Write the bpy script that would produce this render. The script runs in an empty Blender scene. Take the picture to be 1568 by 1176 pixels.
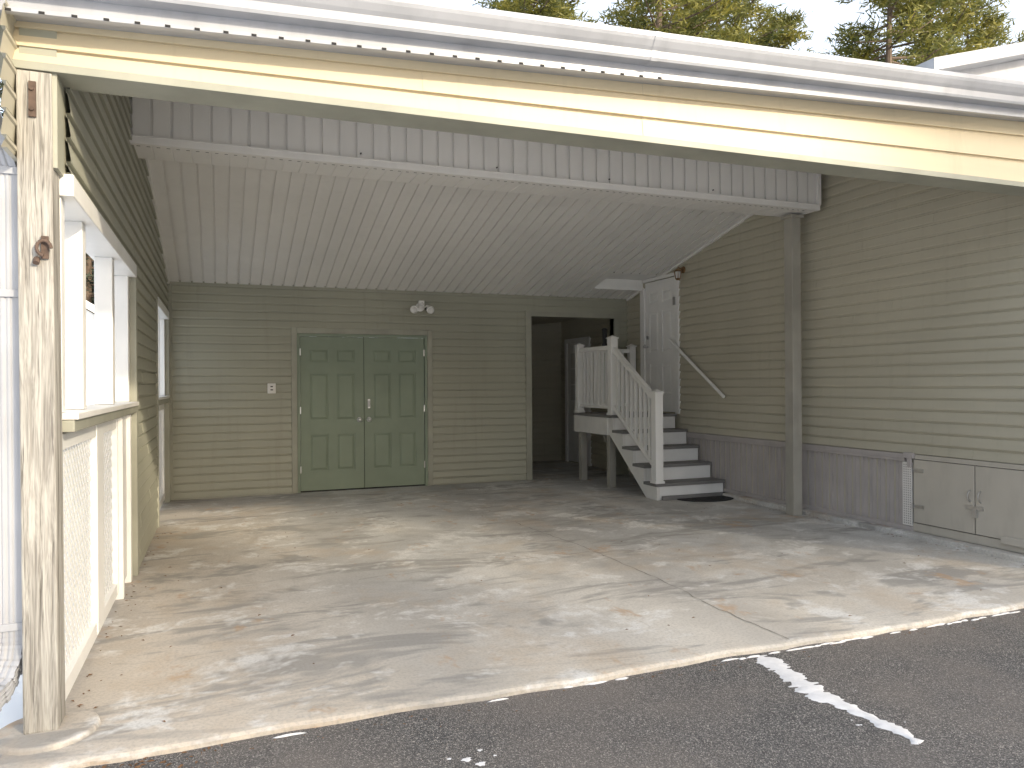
import bpy, bmesh, math, random
import numpy as np
from mathutils import Vector, Matrix
random.seed(7)
SC=bpy.context.scene
COL=SC.collection

# ---------------------------------------------------------------- helpers
def empty(name):
    e=bpy.data.objects.new(name,None); COL.objects.link(e); e.empty_display_size=.2
    return e
class MB:
    def __init__(s): s.v=[]; s.f=[]; s.mi=[]; s.cm=0
    def face(s,pts):
        n=len(s.v); s.v+= [tuple(p) for p in pts]; s.f.append(tuple(range(n,n+len(pts)))); s.mi.append(s.cm)
    def mesh(s,vs,fs):
        n=len(s.v); s.v+=[tuple(p) for p in vs]
        for f in fs: s.f.append(tuple(i+n for i in f)); s.mi.append(s.cm)
    def box(s,x0,x1,y0,y1,z0,z1,mp=None):
        vs=[(x,y,z) for x in (x0,x1) for y in (y0,y1) for z in (z0,z1)]
        if mp: vs=[mp(*p) for p in vs]
        s.mesh(vs,[(0,1,3,2),(4,6,7,5),(0,4,5,1),(2,3,7,6),(0,2,6,4),(1,5,7,3)])
    def hexa(s,b,t):  # bottom 4 pts, top 4 pts
        s.mesh(list(b)+list(t),[(0,3,2,1),(4,5,6,7),(0,1,5,4),(1,2,6,5),(2,3,7,6),(3,0,4,7)])
    def cyl(s,p,q,r0,r1=None,n=12,caps=True):
        if r1 is None: r1=r0
        p=Vector(p);q=Vector(q);d=(q-p).normalized()
        a=d.orthogonal().normalized(); b=d.cross(a)
        vs=[]
        for c,r in ((p,r0),(q,r1)):
            for i in range(n):
                t=2*math.pi*i/n; vs.append(c+a*math.cos(t)*r+b*math.sin(t)*r)
        fs=[(i,(i+1)%n,n+(i+1)%n,n+i) for i in range(n)]
        if caps: fs+= [tuple(range(n))[::-1],tuple(range(n,2*n))]
        s.mesh(vs,fs)
    def sph(s,c,r,n=12,m=8,sc=(1,1,1)):
        vs=[];fs=[]
        for j in range(m+1):
            ph=math.pi*j/m
            for i in range(n):
                t=2*math.pi*i/n
                vs.append((c[0]+r*sc[0]*math.sin(ph)*math.cos(t),c[1]+r*sc[1]*math.sin(ph)*math.sin(t),c[2]+r*sc[2]*math.cos(ph)))
        for j in range(m):
            for i in range(n): fs.append((j*n+i,j*n+(i+1)%n,(j+1)*n+(i+1)%n,(j+1)*n+i))
        s.mesh(vs,fs)
    def done(s,name,mats,parent=None,bevel=0,smooth=False,recalc=True):
        me=bpy.data.meshes.new(name); me.from_pydata(s.v,[],s.f)
        if not isinstance(mats,(list,tuple)): mats=[mats]
        for m in mats: me.materials.append(m)
        if len(mats)>1: me.polygons.foreach_set('material_index',s.mi)
        me.update()
        if recalc:
            bm=bmesh.new(); bm.from_mesh(me); bmesh.ops.recalc_face_normals(bm,faces=bm.faces); bm.to_mesh(me); bm.free()
        if smooth:
            me.polygons.foreach_set('use_smooth',[True]*len(me.polygons))
        o=bpy.data.objects.new(name,me); COL.objects.link(o)
        if parent: o.parent=parent
        if bevel:
            b=o.modifiers.new('bevel','BEVEL'); b.width=bevel; b.segments=2; b.limit_method='ANGLE'; b.angle_limit=math.radians(40)
        return o

# ---------------------------------------------------------------- materials
def newmat(name):
    m=bpy.data.materials.new(name); m.use_nodes=True; nt=m.node_tree
    bs=nt.nodes['Principled BSDF']; return m,nt,bs
def N(nt,t,**k):
    n=nt.nodes.new(t)
    for a,b in k.items():
        if a in n.inputs: n.inputs[a].default_value=b
        else: setattr(n,a,b)
    return n
def coord(nt,scale=(1,1,1)):
    tc=N(nt,'ShaderNodeTexCoord'); mp=N(nt,'ShaderNodeMapping'); mp.inputs['Scale'].default_value=scale
    nt.links.new(tc.outputs['Object'],mp.inputs['Vector']); return mp.outputs['Vector']
def noise(nt,vec,scale,detail=3,rough=.55,dist=0):
    n=N(nt,'ShaderNodeTexNoise'); n.inputs['Scale'].default_value=scale; n.inputs['Detail'].default_value=min(detail,4)
    n.inputs['Roughness'].default_value=rough; n.inputs['Distortion'].default_value=dist
    nt.links.new(vec,n.inputs['Vector']); return n.outputs['Fac']
def ramp(nt,fac,stops):
    r=N(nt,'ShaderNodeValToRGB'); e=r.color_ramp.elements
    while len(e)<len(stops): e.new(.5)
    for i,(p,c) in enumerate(stops):
        e[i].position=p; e[i].color=(c[0],c[1],c[2],1) if isinstance(c,(tuple,list)) else (c,c,c,1)
    nt.links.new(fac,r.inputs['Fac']); return r.outputs['Color']
def mix(nt,fac,a,b,blend='MIX'):
    m=N(nt,'ShaderNodeMix',data_type='RGBA',blend_type=blend)
    for s,v in ((0,fac),(6,a),(7,b)):
        if hasattr(v,'links'): nt.links.new(v,m.inputs[s])
        else: m.inputs[s].default_value= v if s==0 else (v[0],v[1],v[2],1)
    return m.outputs[2]
def bump(nt,bs,h,strength=.3,dist=.01):
    b=N(nt,'ShaderNodeBump'); b.inputs['Strength'].default_value=strength; b.inputs['Distance'].default_value=dist
    nt.links.new(h,b.inputs['Height']); nt.links.new(b.outputs['Normal'],bs.inputs['Normal'])
def paint(name,col,rough=.5,var=.12,dirt=.25,bs_=0,nscale=3.,metal=0):
    m,nt,bs=newmat(name)
    v=coord(nt); n=noise(nt,v,nscale,2,.6)
    c1=tuple(x*(1-var) for x in col); c2=tuple(min(1,x*(1+var)) for x in col)
    c=ramp(nt,n,[(.3,c1),(.7,c2)])
    if dirt:
        n2=noise(nt,coord(nt,(1,1,.25)),9,4,.65)
        c=mix(nt,ramp(nt,n2,[(.5,0.0),(.85,dirt)]),c,tuple(x*.55 for x in col))
    nt.links.new(c,bs.inputs['Base Color']); bs.inputs['Roughness'].default_value=rough; bs.inputs['Metallic'].default_value=metal
    if bs_: bump(nt,bs,noise(nt,coord(nt),120,2),bs_,.003)
    return m
def siding_mat(name,col,var=.08):
    m,nt,bs=newmat(name)
    big=noise(nt,coord(nt,(1,1,1)),.7,2)
    streak=noise(nt,coord(nt,(.6,.6,9.84)),1.6,1)
    c=ramp(nt,big,[(.3,tuple(x*(1-var) for x in col)),(.7,tuple(x*(1+var) for x in col))])
    c=mix(nt,ramp(nt,streak,[(.35,0.0),(.7,.25)]),c,tuple(x*.8 for x in col))
    drip=noise(nt,coord(nt,(9,9,.6)),1.5,3,.65)
    c=mix(nt,ramp(nt,drip,[(.55,0.0),(.85,.3)]),c,(col[0]*.62,col[1]*.6,col[2]*.55))
    nt.links.new(c,bs.inputs['Base Color']); bs.inputs['Roughness'].default_value=.5
    return m
M={}
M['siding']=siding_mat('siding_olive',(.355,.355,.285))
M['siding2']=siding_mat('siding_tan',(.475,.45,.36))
M['sidbeam']=siding_mat('siding_sunlit',(.64,.55,.38))  # same siding, with the yellow of sunlight put into its colour
M['trimtan']=paint('trim_tan',(.33,.33,.27))
M['posttan']=paint('post_tan_paint',(.36,.345,.30),.6,.1,.4)
M['white']=paint('white_vinyl',(.82,.82,.80),.4,.04,.12)
M['whitet']=paint('white_trim',(.76,.75,.72),.45,.05,.25)
M['ceil']=paint('ceiling_vinyl',(.78,.77,.75),.45,.04,.14,.0,1.2)
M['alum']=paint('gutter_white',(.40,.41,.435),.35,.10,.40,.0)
M['green']=paint('door_green',(.225,.275,.205),.5,.05,.12)
M['skirt']=paint('skirt_mauve',(.43,.40,.39),.5,.08,.35)
M['hatch']=paint('hatch_tan',(.49,.46,.40),.55,.05,.3)
M['dark']=paint('dark_gap',(.02,.02,.02),.8,.1,0,0)
M['tread']=paint('tread_grey',(.20,.195,.19),.7,.12,.3)
M['black']=paint('black_rubber',(.022,.022,.024),.8,.2,0,.4)
M['steel']=paint('steel',(.6,.6,.6),.3,.1,.2,0,3,1)
M['brass']=paint('antique_brass',(.30,.19,.10),.45,.2,.4,0,8,.7)
M['rust']=paint('rusty_metal',(.13,.09,.07),.8,.3,.4,.3,20,.3)
M['roof']=paint('roof_shingle',(.14,.13,.12),.9,.2,.2,.4,10)
M['leaflit']=paint('dead_leaf',(.20,.11,.055),.9,.4,.3,0,15)
def glassy(name,c,r=.1):
    m,nt,bs=newmat(name); v=coord(nt)
    nt.links.new(ramp(nt,noise(nt,v,4,2),[(.3,tuple(x*.85 for x in c)),(.7,c)]),bs.inputs['Base Color'])
    bs.inputs['Roughness'].default_value=r; return m
M['lamp']=glassy('lamp_glass',(.8,.8,.78),.08)

def concrete():
    m,nt,bs=newmat('concrete')
    v=coord(nt)
    big=noise(nt,v,.6,3,.6,.4); mid=noise(nt,v,1.9,4,.72,.5); fine=noise(nt,v,60,2,.7)
    c=ramp(nt,big,[(.32,(.50,.505,.50)),(.5,(.60,.60,.585)),(.68,(.63,.595,.535))])
    c=mix(nt,ramp(nt,mid,[(.42,.0),(.68,.85)]),c,(.38,.375,.365))
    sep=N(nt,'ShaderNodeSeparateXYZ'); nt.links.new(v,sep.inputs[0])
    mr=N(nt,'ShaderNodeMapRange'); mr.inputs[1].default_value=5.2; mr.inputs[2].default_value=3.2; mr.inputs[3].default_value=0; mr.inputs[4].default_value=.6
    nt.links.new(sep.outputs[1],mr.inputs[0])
    c=mix(nt,mr.outputs[0],c,mix(nt,ramp(nt,big,[(.4,0.0),(.6,1.0)]),(.66,.56,.42),(.66,.615,.54)))  # tan front border, plus the sunlit warmth of the front put into colour
    mr2=N(nt,'ShaderNodeMapRange'); mr2.inputs[1].default_value=1.2; mr2.inputs[2].default_value=-.3; mr2.inputs[3].default_value=0; mr2.inputs[4].default_value=.5
    nt.links.new(sep.outputs[0],mr2.inputs[0]); c=mix(nt,mr2.outputs[0],c,(.56,.47,.37))
    wv=N(nt,'ShaderNodeTexWave'); wv.wave_type='BANDS'; wv.bands_direction='X'; wv.inputs['Scale'].default_value=.17; wv.inputs['Distortion'].default_value=2.2; wv.inputs['Detail'].default_value=3; wv.inputs['Detail Scale'].default_value=1.3
    nt.links.new(coord(nt,(1,.25,1)),wv.inputs['Vector'])
    c=mix(nt,ramp(nt,wv.outputs['Fac'],[(.62,0.0),(.95,.42)]),c,(.34,.33,.315))
    pn=noise(nt,coord(nt,(.55,1.7,1)),1.2,4,.78,.6)
    c=mix(nt,ramp(nt,pn,[(.52,0.0),(.60,.7)]),c,(.27,.265,.255))
    pw=noise(nt,coord(nt,(1.1,1.3,3)),1.5,4,.78,.3)
    c=mix(nt,ramp(nt,pw,[(.54,0.0),(.63,.7)]),c,(.76,.76,.745))
    rn=noise(nt,coord(nt,(1.3,.9,5)),1.9,4,.8,.2)
    c=mix(nt,ramp(nt,rn,[(.60,0.0),(.68,.6)]),c,(.47,.31,.18))
    rb=noise(nt,coord(nt,(1,1,2)),.9,4,.75,.2)
    c=mix(nt,ramp(nt,rb,[(.52,0.0),(.66,.45)]),c,(.50,.40,.29))
    c=mix(nt,ramp(nt,fine,[(.3,.35),(.55,0.0)]),c,(.25,.24,.22))
    nt.links.new(c,bs.inputs['Base Color'])
    bs.inputs['Roughness'].default_value=.75
    bump(nt,bs,fine,.25,.004)
    return m
M['conc']=concrete()
def asphalt():
    m,nt,bs=newmat('asphalt')
    v=coord(nt)
    vo=N(nt,'ShaderNodeTexVoronoi'); vo.inputs['Scale'].default_value=240; nt.links.new(v,vo.inputs['Vector'])
    sep=N(nt,'ShaderNodeSeparateColor'); nt.links.new(vo.outputs['Color'],sep.inputs[0])
    c=ramp(nt,sep.outputs[0],[(.0,(.04,.04,.041)),(.4,(.085,.082,.08)),(.75,(.15,.145,.14)),(.92,(.28,.26,.24)),(1,(.48,.45,.41))])
    big=noise(nt,v,1.0,3,.6)
    c=mix(nt,ramp(nt,big,[(.40,0.0),(.62,.5)]),c,(.20,.175,.155))
    vo2=N(nt,'ShaderNodeTexVoronoi'); vo2.inputs['Scale'].default_value=52; nt.links.new(v,vo2.inputs['Vector'])
    c=mix(nt,ramp(nt,vo2.outputs['Distance'],[(.03,.5),(.07,0.0)]),c,(.40,.36,.30))
    nt.links.new(c,bs.inputs['Base Color']); bs.inputs['Roughness'].default_value=.85
    bump(nt,bs,vo.outputs['Distance'],.6,.004)
    return m
M['asph']=asphalt()
def snow():
    m,nt,bs=newmat('snow'); v=coord(nt)
    c=ramp(nt,noise(nt,v,3,2),[(.3,(.82,.84,.87)),(.7,(.90,.91,.92))])
    c=mix(nt,ramp(nt,noise(nt,v,22,4,.7),[(.64,0.0),(.75,.4)]),c,(.45,.38,.3))
    nt.links.new(c,bs.inputs['Base Color']); bs.inputs['Roughness'].default_value=.7
    return m
M['snow']=snow()
def oldwood():
    m,nt,bs=newmat('weathered_paint_wood')
    g=noise(nt,coord(nt,(34,34,1.1)),1.6,4,.7,.3); g2=noise(nt,coord(nt,(95,95,2.2)),1.5,3,.7)
    wood=ramp(nt,g2,[(.3,(.15,.14,.125)),(.7,(.34,.32,.285))])
    pt=noise(nt,coord(nt,(26,26,1.6)),1.5,4,.75,.5)
    c=mix(nt,ramp(nt,pt,[(.38,0.0),(.58,.95)]),(.45,.435,.395),wood)
    c=mix(nt,ramp(nt,g,[(.56,0.0),(.65,.85)]),c,(.07,.062,.052))
    nt.links.new(c,bs.inputs['Base Color']); bs.inputs['Roughness'].default_value=.8
    bump(nt,bs,g2,.7,.006); return m
M['oldwood']=oldwood()
def bark():
    m,nt,bs=newmat('bark'); v=coord(nt,(6,6,1.2))
    nt.links.new(ramp(nt,noise(nt,v,2,4,.7),[(.3,(.06,.04,.03)),(.7,(.20,.15,.11))]),bs.inputs['Base Color'])
    bs.inputs['Roughness'].default_value=.9; return m
M['bark']=bark()
def leaf(name,a,b):
    m,nt,bs=newmat(name); v=coord(nt)
    c=ramp(nt,noise(nt,v,.8,3,.7),[(.35,a),(.65,b)])
    nt.links.new(c,bs.inputs['Base Color']); bs.inputs['Roughness'].default_value=.6
    tr=N(nt,'ShaderNodeBsdfTranslucent'); nt.links.new(c,tr.inputs['Color'])
    ms=N(nt,'ShaderNodeMixShader'); ms.inputs[0].default_value=.35
    out=nt.nodes['Material Output']
    nt.links.new(bs.outputs[0],ms.inputs[1]); nt.links.new(tr.outputs[0],ms.inputs[2]); nt.links.new(ms.outputs[0],out.inputs[0]); return m
M['needle']=leaf('pine_needles',(.075,.10,.03),(.28,.25,.045))
def dneedle():
    m,nt,bs=newmat('dark_needles')
    nt.links.new(ramp(nt,noise(nt,coord(nt),.3,2),[(.35,(.02,.032,.018)),(.65,(.055,.065,.032))]),bs.inputs['Base Color']); bs.inputs['Roughness'].default_value=.7; return m
M['needled']=dneedle()

# ---------------------------------------------------------------- mapping for walls: (u,n,z)
YB=10.06; XL=-.60; XH=5.80
mp_back=lambda u,n,z:(u,YB-n,z)
mp_house=lambda u,n,z:(XH-n,u,z)
mp_left=lambda u,n,z:(XL+n,u,z)
LAP=.1016
def siding(name,mp,rects,mat,parent,ztop=None,z_off=0,lap=LAP):
    b=MB()
    prof=[(0,.018),(.10,.0195),(.80,.0085),(.86,.0015),(1.0,.0015)]
    for (u0,u1,z0,z1) in rects:
        k0=math.floor((z0-z_off)/lap+1e-6); k1=math.ceil((z1-z_off)/lap-1e-6)
        for k in range(k0,k1):
            a=z_off+k*lap; za=max(a,z0); zb=min(a+lap,z1)
            if zb-za<.004: continue
            ua,ub=u0,u1
            if ztop:
                us=[u0+(u1-u0)*i/200 for i in range(201)]
                ok=[u for u in us if ztop(u)+.05>=zb]
                if len(ok)<2: continue
                ua,ub=min(ok),max(ok)
            rnd=random.Random(k*31+5)
            cuts=[-20+rnd.random()*3.6]
            while cuts[-1]<20: cuts.append(cuts[-1]+3.6)
            pts=[ua]+[c for c in cuts if ua+.05<c<ub-.05]+[ub]
            for i in range(len(pts)-1):
                e=.0022 if (i%2) else 0
                pa,pb=pts[i],pts[i+1]+ (.02 if e and i<len(pts)-2 else 0)
                P=[(za,0)]
                for f,n in prof:
                    z=a+f*lap
                    if za-1e-6<=z<=zb+1e-6: P.append((z,n+(e if f<.85 else 0)))
                    elif z<za: P=[(za,0),(za,n)]
                P.append((zb,P[-1][1])) if P[-1][0]<zb-1e-5 else None
                vs=[]
                for z,n in P: vs+=[mp(pa,n,z),mp(pb,n,z)]
                b.mesh(vs,[(2*j,2*j+1,2*j+3,2*j+2) for j in range(len(P)-1)])
                if e: b.mesh([mp(pa,n,z) for z,n in P]+[mp(pa,0,zb)],[tuple(range(len(P)+1))])
    return b.done(name,mat,parent,recalc=False)
def ribbed(name,O,U,V,Nn,width,mat,parent,period=.127,gw=.020,gd=.016,double=False):
    O=Vector(O);U=Vector(U);V=Vector(V);Nn=Vector(Nn)
    prof=[(0,0)]; s=0
    while s<width-1e-6:
        e=min(s+period,width)
        if e-s>gw*2:
            prof+=[(s+.001,-gd),(s+gw,-gd),(s+gw+.002,0)]
            if double:
                mid=s+period*.5
                if mid<e-.02: prof+=[(mid-.004,0),(mid,-gd*.45),(mid+.004,0)]
        prof.append((e,0)); s=e
    b=MB(); vs=[];fs=[]
    for (p,n) in prof:
        vs.append(O+U*p+Nn*n); vs.append(O+U*p+Nn*n+V)
    for i in range(len(prof)-1): fs.append((2*i,2*i+2,2*i+3,2*i+1))
    b.mesh(vs,fs); return b.done(name,mat,parent,recalc=False)

# ---------------------------------------------------------------- ground
b=MB(); b.face([(-400,-400,-.07),(400,-400,-.07),(400,400,-.07),(-400,400,-.07)]); 
g=b.done('snow_ground',M['snow'])
b=MB(); nx,ny=30,80
vs=[];fs=[]
for j in range(ny+1):
    for i in range(nx+1):
        x=-9+i*(8.2/nx); y=-3+j*.35
        h=.02+.05*math.sin(x*1.7+y*.6)+.04*math.sin(y*1.9+x)+random.uniform(-.015,.015)
        edge=min(1,max(0,(-.80-x)/.5)); 
        vs.append((x,y,-.06+(h+.03)*edge))
for j in range(ny):
    for i in range(nx): 
        k=j*(nx+1)+i; fs.append((k,k+1,k+nx+2,k+nx+1))
b.mesh(vs,fs); b.done('snow_bank',M['snow'],smooth=True,recalc=False)
b=MB(); b.face([(-.62,-2.2,-.045),(16,-2.2,-.045),(16,3.6,-.03),(-.62,3.6,-.03)]); b.done('asphalt_driveway',M['asph'])  # cut short behind the camera so unseen snow there bounces light inside

slab=empty('concrete_slab')
b=MB(); xs=[-.78+i*(16.78/160) for i in range(161)]
fr=[3.2+.012*math.sin(x*3.1)+.008*math.sin(x*11)+random.uniform(-.007,.007) for x in xs]
vs=[];fs=[]
for x,y in zip(xs,fr):
    vs+=[(x,y,-.1),(x,y+.0,-.014),(x,y+.015,-.003),(x,y+.035,0),(x,13.2,0)]
for i in range(160):
    k=5*i
    for a in range(4): fs.append((k+a,k+5+a,k+6+a,k+1+a))
b.mesh(vs,fs); b.done('slab_body',M['conc'],slab,recalc=True)
def polystrip(b,pts,w,z,jit=.02,step=.05):
    P=[]
    for (a,c) in zip(pts[:-1],pts[1:]):
        a=Vector((*a,0));c=Vector((*c,0)); n=max(1,int((c-a).length/step))
        for i in range(n): P.append(a.lerp(c,i/n)+Vector((random.uniform(-jit,jit),random.uniform(-jit,jit),0)))
    P.append(Vector((*pts[-1],0)))
    vs=[];fs=[]
    for i,p in enumerate(P):
        q=P[min(i+1,len(P)-1)]-P[max(i-1,0)]; t=Vector((-q.y,q.x,0)).normalized()
        ww=w*random.uniform(.3,1.3)
        vs+=[p+t*ww+Vector((0,0,z)),p-t*ww+Vector((0,0,z))]
    for i in range(len(P)-1): fs.append((2*i,2*i+1,2*i+3,2*i+2))
    b.mesh(vs,fs)
M['crack']=paint('crack_dirt',(.16,.15,.13),.9,.3,.3,0)
b=MB()
polystrip(b,[(2.74,7.0),(2.86,5.8),(2.89,4.65),(2.84,3.9),(2.85,3.24)],.0028,.003,.012,.07)
polystrip(b,[(-.55,8.25),(.6,8.5),(2.2,9.0),(4.0,9.35),(4.8,9.5)],.007,.003,.012,.1)
polystrip(b,[(.9,5.4),(1.9,5.5),(2.9,5.55)],.0025,.003,.012,.08)
b.done('cracks',M['crack'],slab,recalc=False)

def blob(b,cx,cy,rx,ry,h,z,n=26,ang=0,seed=0):
    r=random.Random(seed); ph=[r.uniform(0,6.28) for _ in range(5)]
    vs=[(cx,cy,z+h)]
    for ring,(f,hh) in enumerate(((.6,.8),(.9,.4),(1,-.2))):
        for i in range(n):
            t=6.2832*i/n; w=1+.18*math.sin(3*t+ph[0])+.14*math.sin(5*t+ph[1])+.10*math.sin(9*t+ph[2])
            x=rx*f*w*math.cos(t); y=ry*f*w*math.sin(t)
            vs.append((cx+x*math.cos(ang)-y*math.sin(ang),cy+x*math.sin(ang)+y*math.cos(ang),z+h*hh))
    fs=[(0,1+i,1+(i+1)%n) for i in range(n)]
    for ring in range(2):
        for i in range(n):
            a=1+ring*n+i;c=1+ring*n+(i+1)%n
            fs.append((a,a+n,c+n,c))
    b.mesh(vs,fs)
M['snowp']=paint('snow_patch_white',(.74,.74,.75),.7,.06,.4,.5,30)
b=MB()
rs=random.Random(3); vs=[];fs=[]; n=64
jl=jr=0
for i in range(n+1):
    f=i/n; y=3.17-f*1.0; xc=2.575-.04*f+.022*math.sin(f*8+1)
    jl=jl*.75+rs.uniform(-.020,.020); jr=jr*.75+rs.uniform(-.020,.020)
    w0=(.115*(1-f)**.7+.026)
    wl_=max(w0*(1+.2*math.sin(f*17))+jl,.010); wr=max(w0*(1+.2*math.sin(f*13+2))+jr,.010)
    if i==n: wl_=wr=.004
    vs+=[(xc-wl_,y,-.047),(xc-wl_*.85,y,-.034),(xc,y+.005,-.031+rs.uniform(0,.004)),(xc+wr*.85,y,-.034),(xc+wr,y,-.047)]
for i in range(n):
    for a in range(4): fs.append((5*i+a,5*i+a+1,5*i+6+a,5*i+5+a))
b.mesh(vs,fs)
for i in range(14):
    f=rs.random(); blob(b,2.57+rs.choice((-1,1))*(.15*(1-f)+.06+rs.uniform(0,.03)),3.15-f*.95,rs.uniform(.006,.022),rs.uniform(.006,.02),.008,-.040,seed=50+i,n=10)
b.done('snow_patch',M['snowp'],smooth=True,recalc=False)
b=MB()
for i,(x,y,r) in enumerate([(.86,2.72,.05),(.93,2.77,.03),(.80,2.75,.025),(.9,2.67,.045),(.83,2.65,.03),(.97,2.71,.018),
        (-.84,3.28,.10),(-.74,3.16,.05),(-.93,3.12,.12),(-.66,3.10,.03)]):
    blob(b,x,y,r,r*.8,.010,-.041,seed=20+i,n=16)
x=-.1
while x<6:
    dens=.10 if x<1.4 else (.25 if x<2.4 else .75)
    if random.random()<dens: blob(b,x,3.18+random.uniform(-.012,.006),random.uniform(.02,.07),random.uniform(.003,.010),.010,-.034,seed=int(x*100),n=14)
    x+=.07
b.done('snow_patch',M['snowp'],smooth=True,recalc=False)
# dead leaves / grit
b=MB(); rl_=random.Random(9)
def leafbit(x,y,z):
    a=rl_.uniform(0,6.28); L=rl_.uniform(.006,.017); w=L*rl_.uniform(.25,.6)
    c,s=math.cos(a),math.sin(a)
    b.face([(x-L*c,y-L*s,z),(x+w*s,y-w*c,z+.003),(x+L*c,y+L*s,z+.001),(x-w*s,y+w*c,z+.004)])
for i in range(60): leafbit(-.62+abs(rl_.gauss(0,.10)),rl_.uniform(3.6,8.2),.003)
for i in range(70): leafbit(rl_.uniform(-.5,5.3),rl_.uniform(3.3,9.6),.003)
for i in range(260): leafbit(rl_.uniform(-.95,.0),rl_.uniform(2.6,3.2),-.031)
for i in range(120): leafbit(rl_.uniform(.1,6),3.17-abs(rl_.gauss(0,.05)),-.033)
for i in range(40): leafbit(5.66-abs(rl_.gauss(0,.06)),rl_.uniform(3.6,7.4),.003)
b.done('leaf_litter',M['leaflit'],recalc=False)

# ---------------------------------------------------------------- carport structure
zcB=lambda y:2.66+.24*(10.06-y)
zcF=lambda y:3.58-.24*(6.23-y)
zc=lambda y: zcF(y) if y<6.23 else zcB(y)
car=empty('carport')
DX0,DX1,DZ=.955,2.613,2.03
siding('back_wall_siding',mp_back,[(XL,DX0-.10,0.02,2.68),(DX0-.10,DX1+.10,DZ+.10,2.68),(DX1+.10,4.12,.02,2.68),(4.12,5.64,2.43,2.68),(5.64,XH,.02,2.68)],M['siding'],car)
b=MB()
b.box(-.72,DX0-.05,YB+.001,YB+.12,0,2.75); b.box(DX1+.05,4.19,YB+.001,YB+.12,0,2.75); b.box(DX0-.05,DX1+.05,YB+.001,YB+.12,DZ+.05,2.75)
b.box(4.19,5.56,YB+.001,YB+.12,2.40,2.75); b.box(5.56,XH,YB+.001,YB+.12,0,2.75)
b.done('back_wall_core',M['siding'],car)
b=MB()
b.box(4.11,4.20,YB-.03,YB+.14,0,2.44); b.box(5.56,5.65,YB-.03,YB+.14,0,2.44); b.box(4.20,5.56,YB-.03,YB+.14,2.37,2.44)
b.box(XL,XL+.05,YB-.028,YB,0,2.655)
b.box(XL,XH,YB-.032,YB-.0,2.655,2.69)
b.box(XL,DX0-.11,YB-.035,YB,0,.02)
b.done('back_wall_trim',M['trimtan'],car,.003)
siding('passage_rear_siding',lambda u,n,z:(u,12.45-n,z),[(4.0,XH,0,2.6)],M['siding2'],car)
siding('passage_side_siding',lambda u,n,z:(4.08+n,u,z),[(YB+.12,12.45,0,2.6)],M['siding2'],car)
b=MB(); b.box(3.9,XH,12.46,12.6,0,2.7); b.box(3.9,4.07,YB+.12,12.6,0,2.7)
b.hexa([(3.9,YB+.12,2.44),(XH,YB+.12,2.62),(XH,12.6,2.5),(3.9,12.6,2.3)],[(3.9,YB+.12,2.8),(XH,YB+.12,2.8),(XH,12.6,2.7),(3.9,12.6,2.7)])
b.done('passage_walls',M['siding2'],car)

HZ=2.27
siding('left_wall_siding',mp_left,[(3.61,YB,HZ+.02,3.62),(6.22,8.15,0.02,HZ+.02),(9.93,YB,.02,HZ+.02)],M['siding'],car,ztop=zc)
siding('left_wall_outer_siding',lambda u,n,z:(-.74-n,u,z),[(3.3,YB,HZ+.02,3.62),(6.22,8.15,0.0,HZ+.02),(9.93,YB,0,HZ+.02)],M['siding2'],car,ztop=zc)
b=MB()
for (y0,y1) in ((3.47,6.23),(6.23,YB)):
    b.hexa([(-.735,y0,HZ),(-.605,y0,HZ),(-.605,y1,HZ),(-.735,y1,HZ)],[(-.735,y0,zc(y0+.001)+.03),(-.605,y0,zc(y0+.001)+.03),(-.605,y1,zc(y1-.001)+.03),(-.735,y1,zc(y1-.001)+.03)])
b.box(-.735,-.605,6.20,8.17,0,HZ); b.box(-.735,-.605,9.9,YB,0,HZ)
b.done('left_wall_core',M['siding'],car)
b=MB()
b.box(-.75,-.575,6.14,6.22,0,HZ); b.box(-.75,-.575,8.15,8.22,0,HZ); b.box(-.75,-.575,9.88,9.95,0,HZ)
b.box(-.75,-.575,3.62,6.138,1.20,1.25)
b.box(-.75,-.572,8.222,9.878,1.20,1.25)
b.done('left_wall_trim',M['trimtan'],car,.004)
b=MB()
b.box(-.745,-.57,3.6,6.138,HZ-.08,HZ+.012); b.box(-.745,-.57,8.222,9.878,HZ-.08,HZ+.012)
for y0,y1 in ((3.62,3.70),(4.14,4.24),(5.22,5.32),(6.06,6.138),(8.222,8.29),(9.0,9.06),(9.81,9.878)): b.box(-.72,-.62,y0,y1,1.282,HZ-.08)
b.done('screen_frames',M['white'],car,.004)

def lat(b,y0,y1,z0,z1,x0,x1,sp=.068,w=.024):
    for sgn in (1,-1):
        t=y0-(z1-z0) if sgn==1 else y0
        while t< (y1 if sgn==1 else y1+(z1-z0)):
            if sgn==1: za=max(z0,z0+(y0-t)); zb=min(z1,z0+(y1-t))
            else: za=max(z0,z0+(t-y1)); zb=min(z1,z0+(t-y0))
            if zb-za>.03:
                ya=t+sgn*(za-z0); yb=t+sgn*(zb-z0)
                xo0,xo1=(x0,(x0+x1)/2-.0005) if sgn==1 else ((x0+x1)/2+.0005,x1)
                h=w*.6
                b.hexa([(xo0,ya-h,za),(xo1,ya-h,za),(xo1,ya+h,za),(xo0,ya+h,za)],[(xo0,yb-h,zb),(xo1,yb-h,zb),(xo1,yb+h,zb),(xo0,yb+h,zb)])
            t+=sp
fence=empty('lattice_railing')
b=MB(); lat(b,3.66,4.60,.12,1.12,-.665,-.655); lat(b,4.84,5.45,.12,1.12,-.665,-.655); b.done('lattice_panel',M['white'],fence)
b=MB()
for y0,y1 in ((3.62,3.66),(4.60,4.84),(5.45,6.13)): b.box(-.70,-.625,y0,y1,.05,1.195)
b.box(-.69,-.63,3.66,6.13,.04,.12); b.box(-.69,-.63,3.66,6.13,1.12,1.19)
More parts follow.
